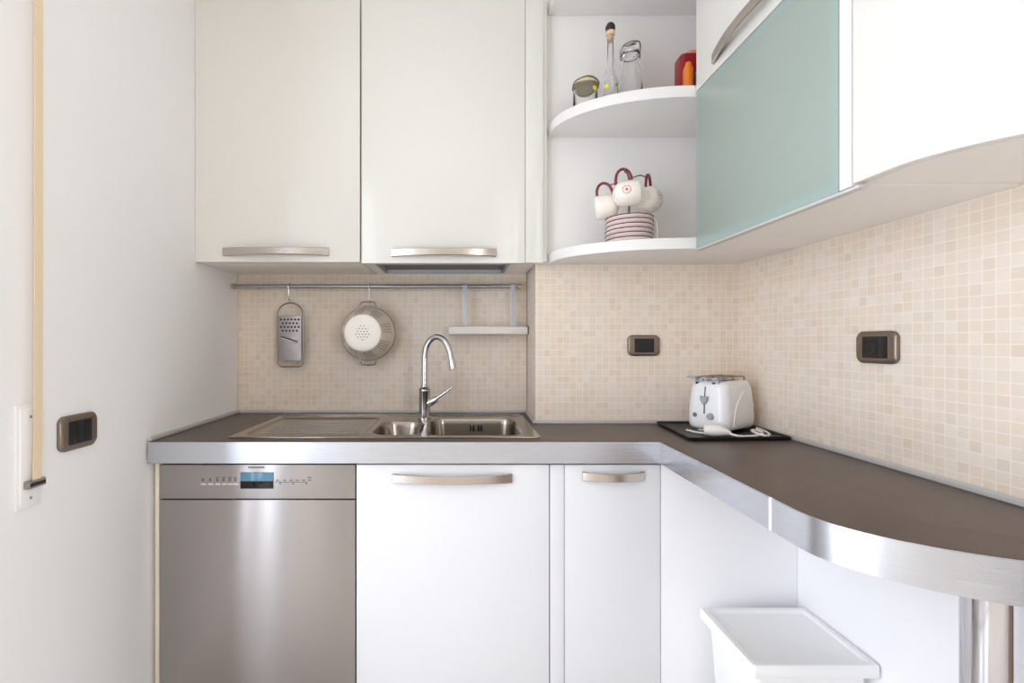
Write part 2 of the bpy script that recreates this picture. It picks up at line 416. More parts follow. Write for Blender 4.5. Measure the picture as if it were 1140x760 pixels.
# slim profiles where worktop meets the walls and a tile edge profile in the corner
ZT = .90
def cove(name, path, th):
    P = path; b = B(); strip(b, P, th, ZT+.0003, ZT+.0145, bev=.003); struct(name, b, 'alu_y')
cove('trim_1', [(XL, 1.462), (XL, YB)], -.013)
cove('trim_2', [(XL+.0135, YB), (.2935, YB)], -.011)
cove('trim_3', [(.2940, YB-.0115), (.287, YS-.0115)], -.011)
cove('trim_4', [(.287, YS-.0005), (XR, YS-.0005)], -.011)
cove('trim_5', [(XR, YS-.012), (XR, .64)], -.011)
struct('trim_6', bx(XL, XL+.007, YB-.007, YB, ZT+.016, 1.495, bev=.002), 'cream_edge')

# ---------------------------------------------------------------- base units
YD = 1.475                                  # front plane of the doors
def handle(bm, c, along, out, length, hgt=.028, bow=.024, th=.007, n=22):
    c, al, ou = Vector(c), Vector(along), Vector(out); up = Vector((0, 0, 1)); rings = []
    for i in range(n+1):
        t = 2*i/n - 1
        o = .007 + bow*(1 - abs(t)**2.2)
        inner = max(-.002, o - th) if abs(t) < .965 else -.002
        hh = hgt/2*(1 - .12*(1-abs(t)**2)); p = c + al*(t*length/2); e = .0018
        rings.append([p + ou*q + up*z for q, z in ((inner, -hh), (o-e, -hh), (o, -hh+e), (o, hh-e), (o-e, hh), (inner, hh))])
    return loft(bm, rings)

# dishwasher
t = thing('dishwasher', 'stainless steel dishwasher under the left end of the worktop', 'dishwasher', (-.627, 1.75, 0))
obj('body', bx(-.925, -.328, 1.500, 2.03, .10, .828), 'gap', t)
obj('door_panel', bx(-.9285, -.3215, YD, 1.499, .115, .7165, bev=.002), 'steel_v', t)
cp = obj('control_panel', bx(-.9285, -.3215, YD, 1.499, .7200, .8255, bev=.002), 'steel_v', t)
cp['label'] = 'steel strip with display and programme buttons'
px = lambda x: (x-511)*YD/530
pz = lambda y: CZ - (y-381)*YD/530
ds = obj('display', bx(px(268), px(304.5), YD-.0035, YD+.002, pz(543.5), pz(525.5), bev=.001), 'display', cp)
for x in (227, 235, 243, 250.5, 257, 263): obj('button', bx(px(x-3), px(x+2.4), YD-.002, YD+.001, pz(539.3), pz(537.9), bev=.0004), 'markwhite', cp)
marks = [(x-1.2, x+1.2, 535.4, 532.2) for x in (226, 234, 242, 249, 256, 262)] + [(x-2, x+2, 531.4, 530.6) for x in (242, 249, 256, 262)]
marks += [(x-1.5, x+1.5, 535, 533.8) for x in (309, 317, 324, 331, 338)] + [(x-.7, x+.7, 539, 536.6) for x in (312, 326.5, 341)]
marks += [(306, 342, 536.7, 536.2)] + [(343, 346.5, y+.6, y-.6) for y in (531.2, 534.2)]
for xa, xb, ya, yb in marks: obj('programme_mark', bx(px(xa), px(xb), YD-.0012, YD+.001, pz(ya), pz(yb)), 'mark', cp)
b = B()
for i in range(8): box(b, px(276.6+i*2.3), px(278.3+i*2.3), YD-.0009, YD+.001, pz(521.2), pz(518.9))
obj('maker_mark', b, 'mark', cp)
tag(obj('side_panel', bx(-.9435, -.9305, 1.478, 2.04, .02, .8345, bev=.001), 'cream_edge'), 'narrow cream side panel between the dishwasher and the left wall', 'panel')

def base_unit(name, label, x0, x1, d0, d1, hx0, hx1, hz):
    t = thing(name, label, 'cabinet', ((x0+x1)/2, 1.75, 0))
    b = B(); box(b, x0, x0+.018, 1.496, 2.03 if x1 < .29 else 1.76, .10, .8345); box(b, x1-.018, x1, 1.496, 2.03 if x1 < .29 else 1.76, .10, .8345); box(b, x0+.018, x1-.018, 1.496, 1.76, .10, .118); box(b, x0+.018, x1-.018, 1.74, 1.76, .118, .70)
    box(b, x0+.018, x1-.018, 1.496, 1.512, .8, .8345)
    obj('carcass', b, 'carc', t)
    d = obj('door', bx(d0, d1, YD, 1.495, .115, .8255, bev=.0018), 'base', t)
    h = obj('handle', handle(B(), ((hx0+hx1)/2, YD, hz), (1, 0, 0), (0, -1, 0), hx1-hx0), 'nickel', d)
    return t
base_unit('sink_cabinet', 'wide white base cabinet with one door below the sink', -.320, .281, -.3175, .2795, px(437), px(570), pz(532))
t = base_unit('narrow_cabinet', 'narrow white base cabinet right of the wide sink cabinet', .2835, .6255, .3275, .6235, px(648), px(716.5), pz(529.5))
obj('filler_strip', bx(.2825, .3255, YD+.001, 1.495, .115, .8255, bev=.0012), 'base', t)
tag(obj('blank_panel', bx(.6265, XR-.001, YD+.001, 1.493, .0, .8345, bev=.001), 'liftedwhite'), 'plain white corner panel without handle under the peninsula worktop', 'panel')
tag(obj('plinth', bx(-.9295, .6255, 1.535, 1.55, 0, .10), 'carc'), 'white plinth board along the floor below the base cabinets', 'plinth')

# worktop with peninsula
ECX, ECY, EA, EB = 1.05, .862, .432, .243
front = [(-.950, 1.46), (.618, 1.46), (.618, .937)] + ellipse(ECX, ECY, EA, EB, PI, 1.5*PI, 30)
outline = front + [(1.0495, YS-.001), (.286, YS-.001), (.2925, YB-.001), (-.950, YB-.001)]
hole = [(-.722, 1.525), (.245, 1.525), (.245, 1.945), (-.722, 1.945)]
t = thing('worktop', 'dark brown L-shaped worktop with aluminium edge and rounded peninsula end', 'worktop', (0, 1.75, .835))
obj('slab', prism(B(), outline, .8355, ZT, bev=.0012, holes=[hole]), 'worktop', t)
zz = (.8345, ZT-.0006)
obj('edge_band', strip(B(), [(-.952, 1.459), (.617, 1.459), (.617, .941)], -.004, *zz, bev=.0008), 'alu', t, angle=25)
obj('edge_band', strip(B(), [(.617, .933)] + [(x-.001 if i == 0 else x, y) for i, (x, y) in enumerate(ellipse(ECX, ECY, EA+.001, EB+.001, PI, 1.5*PI, 48))], -.004, *zz, bev=.0008), 'alu', t, angle=25)
obj('edge_joint', strip(B(), [(.617, .9412), (.617, .9328)], -.0055, *zz, bev=.001), 'whiteplastic', t)
lg = obj('leg', lathe(B(), [(.0, .0), (.039, .0), (.039, .834), (0, .834)], 64, Matrix.Translation((.902, .806, 0))), 'chromeleg', t)
obj('flange', lathe(B(), [(.0, .0), (.055, .0), (.055, .006), (.041, .012), (.0395, .012)], 48, Matrix.Translation((.902, .806, 0))), 'chromeleg', lg)

# ---------------------------------------------------------------- sink and faucet
t = thing('sink', 'inset stainless steel sink with two bowls and left drainboard', 'sink', (-.24, 1.74, ZT))
SX0, SX1, SY0, SY1, SZ = -.735, .260, 1.508, 1.967, ZT+.0045
big = rr(.053, 1.705, .160, .165, .05, 0); small = rr(-.2075, 1.672, .082, .128, .06, 0)
drain = rr(-.505, 1.725, .195, .170, .02, 0)
deck = B(); prism(deck, [(p.x, p.y) for p in rr((SX0+SX1)/2, (SY0+SY1)/2, (SX1-SX0)/2, (SY1-SY0)/2, .012, 0, 4)], ZT+.0003, SZ, bev=.0015,
      holes=[[(p.x, p.y) for p in r] for r in (big, small, drain)])
obj('deck', deck, 'sink', t)
b = B(); strip(b, [(SX0+.008, SY1-.004), (SX1-.008, SY1-.004)], -.014, SZ-.0005, SZ+.005, bev=.002); obj('back_ledge', b, 'sink', t)
def bowl(cx, cy, hx, hy, r, depth):
    b = B(); rings = []
    for z, ins in ((0, 0), (-.004, .002), (-.02, .004), (-depth+.05, .010), (-depth+.02, .018), (-depth+.006, .032), (-depth, .055)):
        rings.append([p + Vector((0, 0, SZ+z)) for p in rr(cx, cy, hx-ins, hy-ins, max(r-ins*.3, .02), 0)])
    loft(b, rings, (False, True))
    lathe(b, [(.001, SZ-depth+.002), (.024, SZ-depth+.003), (.030, SZ-depth+.001)], 24, Matrix.Translation((cx, cy, 0)))
    return b
bg = obj('large_bowl', bowl(.053, 1.705, .160, .165, .05, .16), 'sink', t)
obj('small_bowl', bowl(-.2075, 1.672, .082, .128, .06, .11), 'sink', t)
b = B()
for x0 in (.041, .072):
    for dx in (0, .012): box(b, x0+dx, x0+dx+.007, 1.858, 1.866, SZ-.048, SZ-.022, bev=.002)
    box(b, x0+.004, x0+.016, 1.859, 1.866, SZ-.037, SZ-.031)
obj('overflow_slots', b, 'black', bg)
b = B(); loft(b, [[p + Vector((0, 0, SZ+z)) for p in rr(-.505, 1.725, .195-i, .170-i, .02, 0)] for z, i in ((0, 0), (-.003, .003), (-.0042, .010))], (False, True))
for i in range(9):
    y = 1.60 + i*.031; tube(b, [(-.66, y, SZ-.0042), (-.35, y, SZ-.0046)], .0020, 8)
obj('drainboard', b, 'sink', t)

FX, FY = -.1350, 1.872
t = thing('faucet', 'chrome swan-neck kitchen faucet behind the sink bowls', 'faucet', (FX, FY, SZ))
b = B(); lathe(b, [(.0, SZ), (.027, SZ), (.027, SZ+.006), (.0235, SZ+.009), (.0225, SZ+.03), (.0225, SZ+.105), (.0235, SZ+.108), (.0235, SZ+.116), (.016, SZ+.124), (.013, SZ+.126)], 32, Matrix.Translation((FX, FY, 0)))
obj('body', b, 'chrome', t)
neck = [(-.1355, 0, -.182), (-.1355, 0, -.10), (-.1345, 0, -.055), (-.128, -.006, -.018), (-.112, -.014, .008), (-.088, -.026, .021), (-.062, -.040, .012), (-.044, -.052, -.014), (-.032, -.062, -.050), (-.024, -.070, -.098)]
P = smooth_path([(x, FY+dy, H(h)) for x, dy, h in neck], 7)
sp = obj('spout', tube(B(), P, .0118, 18), 'chrome', t)
b = B(); tube(b, [P[-1]+(P[-4]-P[-1])*1.2, P[-1]+(P[-1]-P[-4])*.15], .0135, 18); obj('aerator', b, 'chrome', sp)
b = B(); tube(b, [(FX+.015, FY-.004, SZ+.062), (FX+.034, FY-.012, SZ+.072), (FX+.050, FY-.018, SZ+.081)], [.017, .0165, .011], 18, k=4)
lv = obj('lever', b, 'chrome', t)
tube(b := B(), [(FX+.046, FY-.017, SZ+.080), (FX+.080, FY-.022, SZ+.104), (FX+.112, FY-.026, SZ+.128)], [.0062, .0035], 12, k=5); obj('lever_arm', b, 'chrome', lv)

# ---------------------------------------------------------------- rail with hanging things
RY, RZ = 2.008, H(.2365)
t = thing('hanging_rail', 'long satin metal rail on the tiles under the left wall cabinets', 'rail', (-.3, RY, RZ))
b = B(); tube(b, [(XL+.012, RY, RZ), (.252, RY, RZ)], .0088, 18); obj('bar', b, 'rail', t)
b = B(); tube(b, [(.250, RY, RZ), (.262, RY, RZ)], [.0115, .0115], 18); obj('end_cap', b, 'nickel', t)
b = B(); tube(b, [(XL+.001, RY, RZ), (XL+.014, RY, RZ)], [.0115, .0115], 18); obj('end_cap', b, 'nickel', t)
for x in (-.86, -.27, .245):
    b = B(); tube(b, [(x, RY+.004, RZ), (x, YB+.001, RZ)], .007, 12); obj('bracket', b, 'nickel', t)
def hook(label, x, zb):
    b = B(); r = .0115
    pts = [(x, RY+.0105, RZ-.004)] + [(x, RY + r*math.cos(a), RZ + r*math.sin(a)) for a in [PI*i/8 for i in range(0, 9)]] + [(x, RY-.0115, RZ-.015), (x, RY-.010, zb+.012), (x, RY-.004, zb+.001), (x, RY+.003, zb-.0015), (x, RY+.010, zb+.004)]
    tube(b, pts, .0026, 8, k=3)
    return tag(obj('hook', b, 'chrome'), label, 'hook', 'hooks on the rail')
GX, GY = -.7195, RY+.003
hook('metal hook on the rail from which the flat grater hangs', GX+.004, H(.1760))
# grater
g = lambda x, y: ((x-511)*GY/530, H((381-y)*GY/530))
t = thing('grater', 'flat steel hand grater hanging from the rail on a hook', 'grater', (GX, GY, g(323, 409)[1]))
b = B(); L, T = g(309, 345); Rr, Bt = g(337.5, 408); cx = (L+Rr)/2
pts = [(L, GY, Bt+.02), (L, GY, T-.02)] + [(cx + (L-cx)*math.cos(a), GY, T-.02 + (g(0, 337)[1]-T+.02)*math.sin(a)) for a in [PI*i/14 for i in range(1, 14)]] + [(Rr, GY, T-.02), (Rr, GY, Bt+.02), (Rr-.004, GY, Bt+.006), (Rr-.016, GY, Bt), (L+.016, GY, Bt), (L+.004, GY, Bt+.006)]
tube(b, pts, .0034, 10, closed=True); obj('wire_frame', b, 'wire', t)
x0, z1 = g(310.5, 351.5); x1, z0 = g(336, 401.5)
bp = obj('blade_plate', bx(x0, x1, GY-.006, GY-.001, z0, z1, bev=.0015), 'grater', t)
b = B()
for r_ in range(4):
    for c_ in range(6 if r_ % 2 == 0 else 5):
        xx, zz_ = g(313.5 + c_*3.9 + (1.9 if r_ % 2 else 0), 355.6 + r_*4.15)
        lathe(b, [(0, .0008), (.0040, .0006), (.0047, 0), (.0047, -.001)], 10, Matrix.Translation((xx, GY-.006, zz_)) @ Matrix.Rotation(PI/2, 4, 'X'))
obj('grating_holes', b, 'gap', bp)
a_, c_ = g(313.5, 374.5), g(332, 380)
b = B(); tube(b, [(a_[0], GY-.0072, a_[1]), (c_[0], GY-.0072, c_[1])], .0022, 8); obj('slicing_slot', b, 'gap', bp)
b = B(); tube(b, [(a_[0]+.002, GY-.0085, a_[1]-.006), (c_[0]+.001, GY-.0085, c_[1]-.006)], .0028, 8); obj('slicing_blade', b, 'chrome', bp)
# colander
KX, KY = -.378, RY+.006
kz = H((381-371)*1.985/530)
hook('metal hook on the rail from which the round colander hangs', KX+.001, kz+.1275)
t = thing('colander', 'round perforated colander hanging bottom outward from the rail', 'colander', (KX, KY, kz))
CM = Matrix.Translation((KX, 1.985, kz)) @ Matrix.Rotation(PI/2, 4, 'X')    # lathe z axis -> towards the room (-Y)
def local_y(prof, n=64): return lathe(B(), prof, n, Matrix.Rotation(PI/2, 4, 'X') )
MW[t.name] = Matrix.Translation((KX, 1.985, kz)); t.location = (KX, 1.985, kz)
wall_prof = [(.1105, .0), (.1085, .012), (.1035, .040), (.096, .068), (.086, .095), (.074, .116), (.0715, .118)]
obj('side_wall', local_y(wall_prof), 'colander_side', t, local=True)
bpz = [(.0715, .118), (.066, .1215), (.050, .1222), (.0, .1225)]
obj('base_plate', local_y(bpz), 'colander_base', t, local=True)
b = B(); tube(b, [(.1115*math.cos(a), 0, .1115*math.sin(a)) for a in [2*PI*i/64 for i in range(64)]], .0030, 10, closed=True); obj('rim', b, 'wire', t, local=True)
for s in (1, -1):
    b = B(); tube(b, [(-.031, 0, s*.107), (-.030, -.002, s*.124), (-.022, -.004, s*.1305), (0, -.004, s*.132), (.022, -.004, s*.1305), (.030, -.002, s*.124), (.031, 0, s*.107)], .0033, 10, k=4)
    box(b, -.036, -.026, -.004, .003, s*.108-.005, s*.108+.005, bev=.002); box(b, .026, .036, -.004, .003, s*.108-.005, s*.108+.005, bev=.002)
    obj('handle', b, 'wire', t, local=True)
# little shelf hung on the rail
t = thing('rail_shelf', 'small pale shelf hanging on two flat hooks from the rail', 'shelf', (.125, RY, H(.026)))
f = lambda x, y, D=1.985: ((x-511)*D/530, H((381-y)*D/530))
x0, zt = f(499.5, 363.5); x1, zb = f(587.5, 372.5); cx = (x0+x1)/2
b = B(); oline = [(x0, YB-.012), (x1, YB-.012)] + [(cx + (x1-cx)*math.cos(a)**(1) , 1.985 - .024*(1-math.cos(a)**2)) for a in [PI*i/20 for i in range(21)]]
prism(b, oline, zb+.002, zt, bev=.004); obj('tray', b, 'traywhite', t)
b = B(); box(b, x0-.003, x0+.002, 1.987, YB-.014, zb+.004, zt+.002, bev=.001); obj('end_cap', b, 'greyplastic', t)
b = B(); box(b, x1-.002, x1+.003, 1.987, YB-.014, zb+.004, zt+.002, bev=.001); obj('end_cap', b, 'gap', t)
for px_ in (517.5, 571.3):
    xx = f(px_, 0)[0]
    b = B(); box(b, xx-.009, xx+.009, 1.9915, 1.9945, zt-.001, RZ+.004, bev=.001); tube(b, [(xx-.009, RY, RZ), (xx+.009, RY, RZ)], .0135, 16); box(b, xx-.0055, xx-.001, 1.989, 1.993, zt-.001, RZ-.012, bev=.001)
    obj('hanger', b, 'silverpaint', t)

# ---------------------------------------------------------------- wall units over the sink
YU, HB, HT = 1.728, .2915, 1.27
ux = lambda x: (x-511)*YU/530
t = thing('wall_cabinet', 'cream wall cabinet against the left wall', 'cabinet', (-.66, 1.9, H(HB)))
obj('carcass', bx(XL+.001, ux(400.5), YU+.020, YB-.001, H(HB)+.001, H(HT), bev=.001), 'carc', t)
d = obj('door', bx(ux(217.2), ux(400.6), YU, YU+.019, H(HB), H(HT), bev=.002), 'cab', t)
obj('handle', handle(B(), (ux(307.5), YU, H((381-279.7)*1.715/530)), (1, 0, 0), (0, -1, 0), ux(366.5)-ux(249), hgt=.029), 'nickel', d)
t = thing('hood_cabinet', 'cream wall cabinet with the extractor hood under its floor', 'cabinet', (-.05, 1.9, H(HB)))
xh0, xh1, xe = ux(402.4), ux(584.6), ux(604.8)
b = B(); hx0, hx1, hy0, hy1 = -.312, .190, 1.775, 2.010
for q in ((xh0, hx0, YU+.020, YB-.001), (hx1, xe-.001, YU+.020, YS-.006), (hx1, .284, YS-.006, YB-.001), (hx0, hx1, YU+.020, hy0), (hx0, hx1, hy1, YB-.001)):
    box(b, q[0], q[1], q[2], q[3], H(HB)+.001, H(HT))
obj('carcass', b, 'carc', t)
d = obj('door', bx(xh0, xh1, YU, YU+.019, H(HB)-.004, H(HT), bev=.002), 'cab', t)
obj('handle', handle(B(), (ux(494), YU, H((381-280.7)*1.715/530)), (1, 0, 0), (0, -1, 0), ux(552)-ux(436), hgt=.029), 'nickel', d)
obj('filler_strip', bx(xh1+.0015, xe, YU+.001, YU+.019, H(HB)-.002, H(HT), bev=.0012), 'cab', t)
t = thing('extractor_hood', 'grey extractor hood set into the underside of the right wall cabinet', 'hood', ((hx0+hx1)/2, 1.9, H(HB)))
b = B()
for q in ((hx0+.0005, hx0+.012, hy0+.0005, hy1-.0005), (hx1-.012, hx1-.0005, hy0+.0005, hy1-.0005), (hx0+.012, hx1-.012, hy0+.0005, hy0+.010), (hx0+.012, hx1-.012, hy1-.006, hy1-.0005)):
    box(b, q[0], q[1], q[2], q[3], H(HB)-.001, H(HB)+.05, bev=.001)
obj('frame', b, 'hood', t)
obj('filter', bx(hx0+.012, hx1-.012, hy0+.010, hy1-.030, H(HB)+.011, H(HB)+.016), 'mesh', t)
b = B(); loft(b, [[(x, hy1-.030, H(HB)+.0095), (x, hy1-.022, H(HB)+.0015), (x, hy1-.006, H(HB)+.0015), (x, hy1-.006, H(HB)+.045), (x, hy1-.030, H(HB)+.045)] for x in (hx0+.013, hx1-.013)])
obj('light_cover', b, 'hoodglass', t)

# ---------------------------------------------------------------- open corner shelf unit
YP = 1.776
t = thing('corner_shelf_unit', 'open white corner shelves with rounded fronts beside the hood cabinet', 'shelf unit', (.6, 1.7, H(HB)))
obj('back_panel', bx(.306, XR-.001, YP, YS-.002, H(HB)+.001, H(HT)), 'shelfwhite', t)
obj('side_panel', bx(.306, .320, YU+.014, YP-.0005, H(HB)+.004, H(HT)), 'shelfwhite', t)
def shelf_board(h0, h1):
    ol = ellipse(.737, 1.745, .404, .264, PI, 1.5*PI, 30) + [(XR-.001, 1.481), (XR-.001, YP-.0004), (.333, YP-.0004)]
    return obj('shelf', prism(B(), ol, H(h0), H(h1), bev=.0025), 'shelfwhite', t)
shelf_board(.2915, .3265); shelf_board(.764, .800); shelf_board(1.218, 1.254)

# ---------------------------------------------------------------- wall units on the right
XG = .735; YG0, YG1 = .9215, 1.4755
t = thing('flap_cabinet', 'wall cabinet on the right with a green frosted glass flap', 'cabinet', (.9, 1.2, H(HB)))
b = B(); y0, y1 = .8925, 1.478
box(b, XG+.022, XR-.0005, y1-.018, y1, H(HB)+.001, H(HT)); box(b, XG+.0005, XR-.0005, y0, y0+.028, H(HB)+.001, H(HT))
box(b, XG+.022, XR-.0005, y0+.028, y1-.018, H(HB)+.001, H(HB)+.019); box(b, XG+.022, XR-.0005, y0+.028, y1-.018, H(.772), H(.79)); box(b, XR-.012, XR-.0005, y0+.028, y1-.018, H(HB)+.019, H(HT))
box(b, XG+.022, XR-.012, y0+.028, y1-.018, H(HT)-.018, H(HT))
obj('carcass', b, 'carc', t)
gd = obj('glass_flap', bx(XG, XG+.006, YG0+.0015, YG1, H(HB)-.001, H(.774), bev=.0012), 'frost', t)
gd['label'] = 'green frosted glass flap'
b = B(); 
for q in ((YG0+.002, YG0+.030, H(HB)+.002, H(.772)), (YG1-.028, YG1-.001, H(HB)+.002, H(.772)), (YG0+.030, YG1-.028, H(HB)+.002, H(HB)+.030), (YG0+.030, YG1-.028, H(.744), H(.772))):
    box(b, XG+.0065, XG+.020, q[0], q[1], q[2], q[3], bev=.001)
obj('flap_frame', b, 'frostedge', gd)
b = B(); box(b, XG-.001, XG+.016, .874, YG1+.001, H(HB)-.0075, H(HB)-.0015, bev=.001); obj('grip_profile', b, 'alu_y', gd)
uf = obj('upper_flap', bx(XG, XG+.019, YG0+.0015, YG1, H(.778), H(HT), bev=.002), 'cab', t)
obj('handle', handle(B(), (XG, 1.18, H(.815)), (0, 1, 0), (-1, 0, 0), .385, hgt=.028, bow=.026), 'nickel', uf)
EX0 = .735; HE = .2967
t = thing('end_cabinet', 'curved white end wall cabinet at the right picture edge', 'cabinet', (.9, .75, H(HB)))
arc = [(EX0, .8885), (EX0, .814)] + ellipse(1.05, .814, .315, .227, PI, 1.5*PI, 36)[1:]
arc_in = [(EX0+.02, .8885), (EX0+.02, .814)] + ellipse(1.05, .814, .295, .207, PI, 1.5*PI, 36)[1:]
obj('door', prism(B(), arc + arc_in[::-1], H(HE)-.001, H(HT), bev=.0015), 'cab', t)
obj('carcass', prism(B(), [(p[0]+.001, p[1]+.001) for p in arc_in][:-1] + [(XR-.001, .609), (XR-.001, .8885)], H(HE)+.001, H(HT)), 'carc', t)

# ---------------------------------------------------------------- wall plates
def plate_thing(name, label, cat, M4, w, h, kind):
    """local x = along the wall, z = up, -y = into the room"""
    t = thing(name, label, cat, (0, 0, 0)); t.matrix_world = M4; MW[t.name] = M4
    t.location = M4.to_translation(); t.rotation_euler = M4.to_euler()
    b = B(); rings = []
    def ol(hx, hz, y, bulge):
        pts = []
        for p in rr(0, 0, hx, hz, min(.016, hz*.5), 0, 8):
            k = bulge*(1-(p.y/hz)**2)*(1 if p.x > 0 else -1) if abs(p.x) > hx*.6 else 0
            pts.append((p.x + k, y, p.y))
        return pts
    for y, i, bg in ((0, 0, .004), (-.006, 0, .004), (-.0095, .003, .004), (-.0105, .010, .003)): rings.append(ol(w/2-.004-i, h/2-i, y, bg))
    iw, ih = w*.30, h*.335
    rings.append([(max(-iw, min(iw, p[0]*.9)), -.0105, max(-ih, min(ih, p[2]*1.1))) for p in ol(w/2-.014, h/2-.010, 0, .003)])
    loft(b, rings, (True, False)); bmesh.ops.remove_doubles(b, verts=b.verts[:], dist=1e-5)
    obj('cover_plate', b, 'bronze', t, local=True)
    b = B(); box(b, -iw-.0005, iw+.0005, -.0098, -.002, -ih-.0005, ih+.0005, bev=.0008)
    ins = obj('insert', b, 'black', t, local=True)
    if kind == 'socket':
        xs = -iw*.42
        obj('socket', lathe(B(), [(.0205, 0), (.0195, .0015), (.0165, .001), (.0155, -.001), (.0, -.001)], 28, Matrix.Translation((xs, -.0098, 0)) @ Matrix.Rotation(PI/2, 4, 'X')), 'gap', ins, local=True)
        b = B()
        for dz in (-.0075, 0, .0075): lathe(b, [(0, .0003), (.0022, .0003), (.0022, -.001)], 10, Matrix.Translation((xs, -.0095, dz)) @ Matrix.Rotation(PI/2, 4, 'X'))
        obj('socket_holes', b, 'stopper', ins, local=True)
        b = B(); box(b, iw*.35, iw*.95, -.0112, -.009, -ih*.9, ih*.9, bev=.0008); obj('blank_module', b, 'black', ins, local=True)
    else:
        for k in range(3):
            b = B(); x0 = -iw + k*iw*2/3
            box(b, x0+.0006, x0+iw*2/3-.0006, -.0118, -.009, -ih*.95, ih*.95, bev=.0012); obj('rocker', b, 'black', ins, local=True)
    return t
plate_thing('wall_outlet', 'bronze outlet plate with black socket on the back wall tiles', 'outlet', Matrix.Translation(((716-511)*YS/530, YS-.001, H((381-384.5)*YS/530))), .122, .078, 'socket')
plate_thing('wall_outlet', 'bronze outlet plate on the right wall tiles', 'outlet', Matrix.Translation((XR-.0005, 1.191, H((381-386.5)*1.19/530))) @ Matrix.Rotation(-PI/2, 4, 'Z'), .120, .081, 'socket')
plate_thing('light_switch', 'bronze switch plate with black rockers on the left wall', 'switch', Matrix.Translation((XL+.0005, 1.193, H(-.2225))) @ Matrix.Rotation(PI/2, 4, 'Z'), .121, .086, 'switch')

# roller shutter belt
t = thing('shutter_belt', 'beige roller shutter strap running down the left wall into a white winder plate', 'shutter belt', (XL, 1.07, H(-.36)))
b = B(); box(b, XL+.0005, XL+.005, 1.026, 1.089, H(-.366), H(-.137), bev=.0015); box(b, XL+.0045, XL+.0075, 1.034, 1.082, H(-.356), H(-.146), bev=.0012)
wp = obj('winder_plate', b, 'whiteplastic', t)
b = B(); box(b, XL+.007, XL+.020, 1.040, 1.084, H(-.322), H(-.305), bev=.002); obj('slot_guide', b, 'greytin', wp)
b = B(); box(b, XL+.0195, XL+.022, 1.044, 1.080, H(-.317), H(-.310)); obj('slot', b, 'gap', wp)
b = B()
for z in (-.165, -.345): obj('screw', lathe(B(), [(0, .0015), (.003, .001), (.0035, 0)], 12, Matrix.Translation((XL+.0073, 1.058, H(z))) @ Matrix.Rotation(PI/2, 4, 'Y')), 'greytin', wp)
b = B(); loft(b, [[(x, 1.052, z), (x, 1.0735, z), (x+.0016, 1.0735, z), (x+.0016, 1.052, z)] for x, z in ((XL+.016, H(-.316)), (XL+.019, H(-.20)), (XL+.020, H(.2)), (XL+.020, 2.45))])
obj('strap', b, 'strap', t)
b = B(); box(b, XL+.0005, XL+.03, 1.035, 1.085, 2.44, 2.47, bev=.003); obj('strap_guide', b, 'whiteplastic', t)

# ---------------------------------------------------------------- tray and toaster in the corner
TRZ = .004
pc = [(.7325, 1.768), (.708, 1.462), (1.032, 1.478), (1.046, 1.764)]
def ring_in(k, z):
    c = Vector((sum(p[0] for p in pc)/4, sum(p[1] for p in pc)/4)); return [((p[0]-c.x)*k + c.x, (p[1]-c.y)*k + c.y, z) for p in pc]
b = B(); loft(b, [ring_in(.95, ZT+.0005), ring_in(.985, ZT+.003), ring_in(1.0, ZT+.012), ring_in(.992, ZT+.0125), ring_in(.965, ZT+.0055), ring_in(.94, ZT+.004)])
bmesh.ops.bevel(b, geom=[e for e in b.edges if abs((e.verts[0].co-e.verts[1].co).z) > .0004], offset=.004, segments=3, affect='EDGES')
tag(obj('serving_tray', b, 'traydark', angle=30), 'flat black tray under the toaster in the worktop corner', 'tray')

TL, TW, TH, PHI = .206, .140, .170, math.radians(34)
tz = ZT + .0042
t = thing('toaster', 'white toaster with grey rack on the black tray', 'toaster', (.908, 1.648, tz), PHI)
prof = ((.010, .90), (.014, .955), (.024, .99), (.045, 1.0), (.09, .975), (.130, .925), (.150, .885), (.162, .83), (.168, .76), (TH, .66))
def sc_at(z):
    for (za, a), (zb, b_) in zip(prof, prof[1:]):
        if za <= z <= zb: return a + (b_-a)*(z-za)/(zb-za)
    return prof[-1][1]
rings = [rr(0, 0, TL/2*(.35+.65*s), TW/2*s, .030, z, 7) for z, s in prof]
body = obj('body', loft(B(), rings), 'toaster', t, local=True, angle=50)
b = B()
for sx in (-1, 1):
    for sy in (-1, 1): obj('foot', lathe(B(), [(0, 0), (.009, 0), (.008, .012), (0, .012)], 14, Matrix.Translation((sx*.07, sy*.042, 0))), 'midgrey', t, local=True)
# moulded side relief on both long sides
for sy in (-1, 1):
    b = B(); pts = []
    for i in range(15):
        a = i/14; x = -.058 + .075*a**2.4; z = .022 + .112*a; pts.append((x, sy*(TW/2*sc_at(z) + .0004), z))
    tube(b, pts, .0028, 8); obj('side_rib', b, 'toaster', body, local=True)
fx = lambda z: -TL/2*(.35+.65*sc_at(z))
b = B(); tube(b, [(fx(.062)-.0004, .004, .062), (fx(.10)-.0004, .004, .10), (fx(.152)-.0004, .004, .152)], .0020, 6); obj('lever_slot', b, 'gap', body, local=True)
b = B(); zc = .107; x_ = fx(zc)
loft(b, [[(x_-q, .004 + dy*k, zc + dz*k) for dy, dz in ((-.0125, .014), (-.014, .004), (-.008, -.010), (0, -.017), (.008, -.010), (.014, .004), (.0125, .014), (0, .011))] for q, k in ((-.004, 1), (.006, 1), (.010, .72))])
obj('lever_knob', b, 'greyplastic', body, local=True)
R90 = Matrix.Rotation(-PI/2, 4, 'Y')
b = B(); lathe(b, [(0, .004), (.006, .004), (.0075, .002), (.0075, -.004)], 20, Matrix.Translation((fx(.055), .036, .055)) @ R90); obj('button', b, 'midgrey', body, local=True)
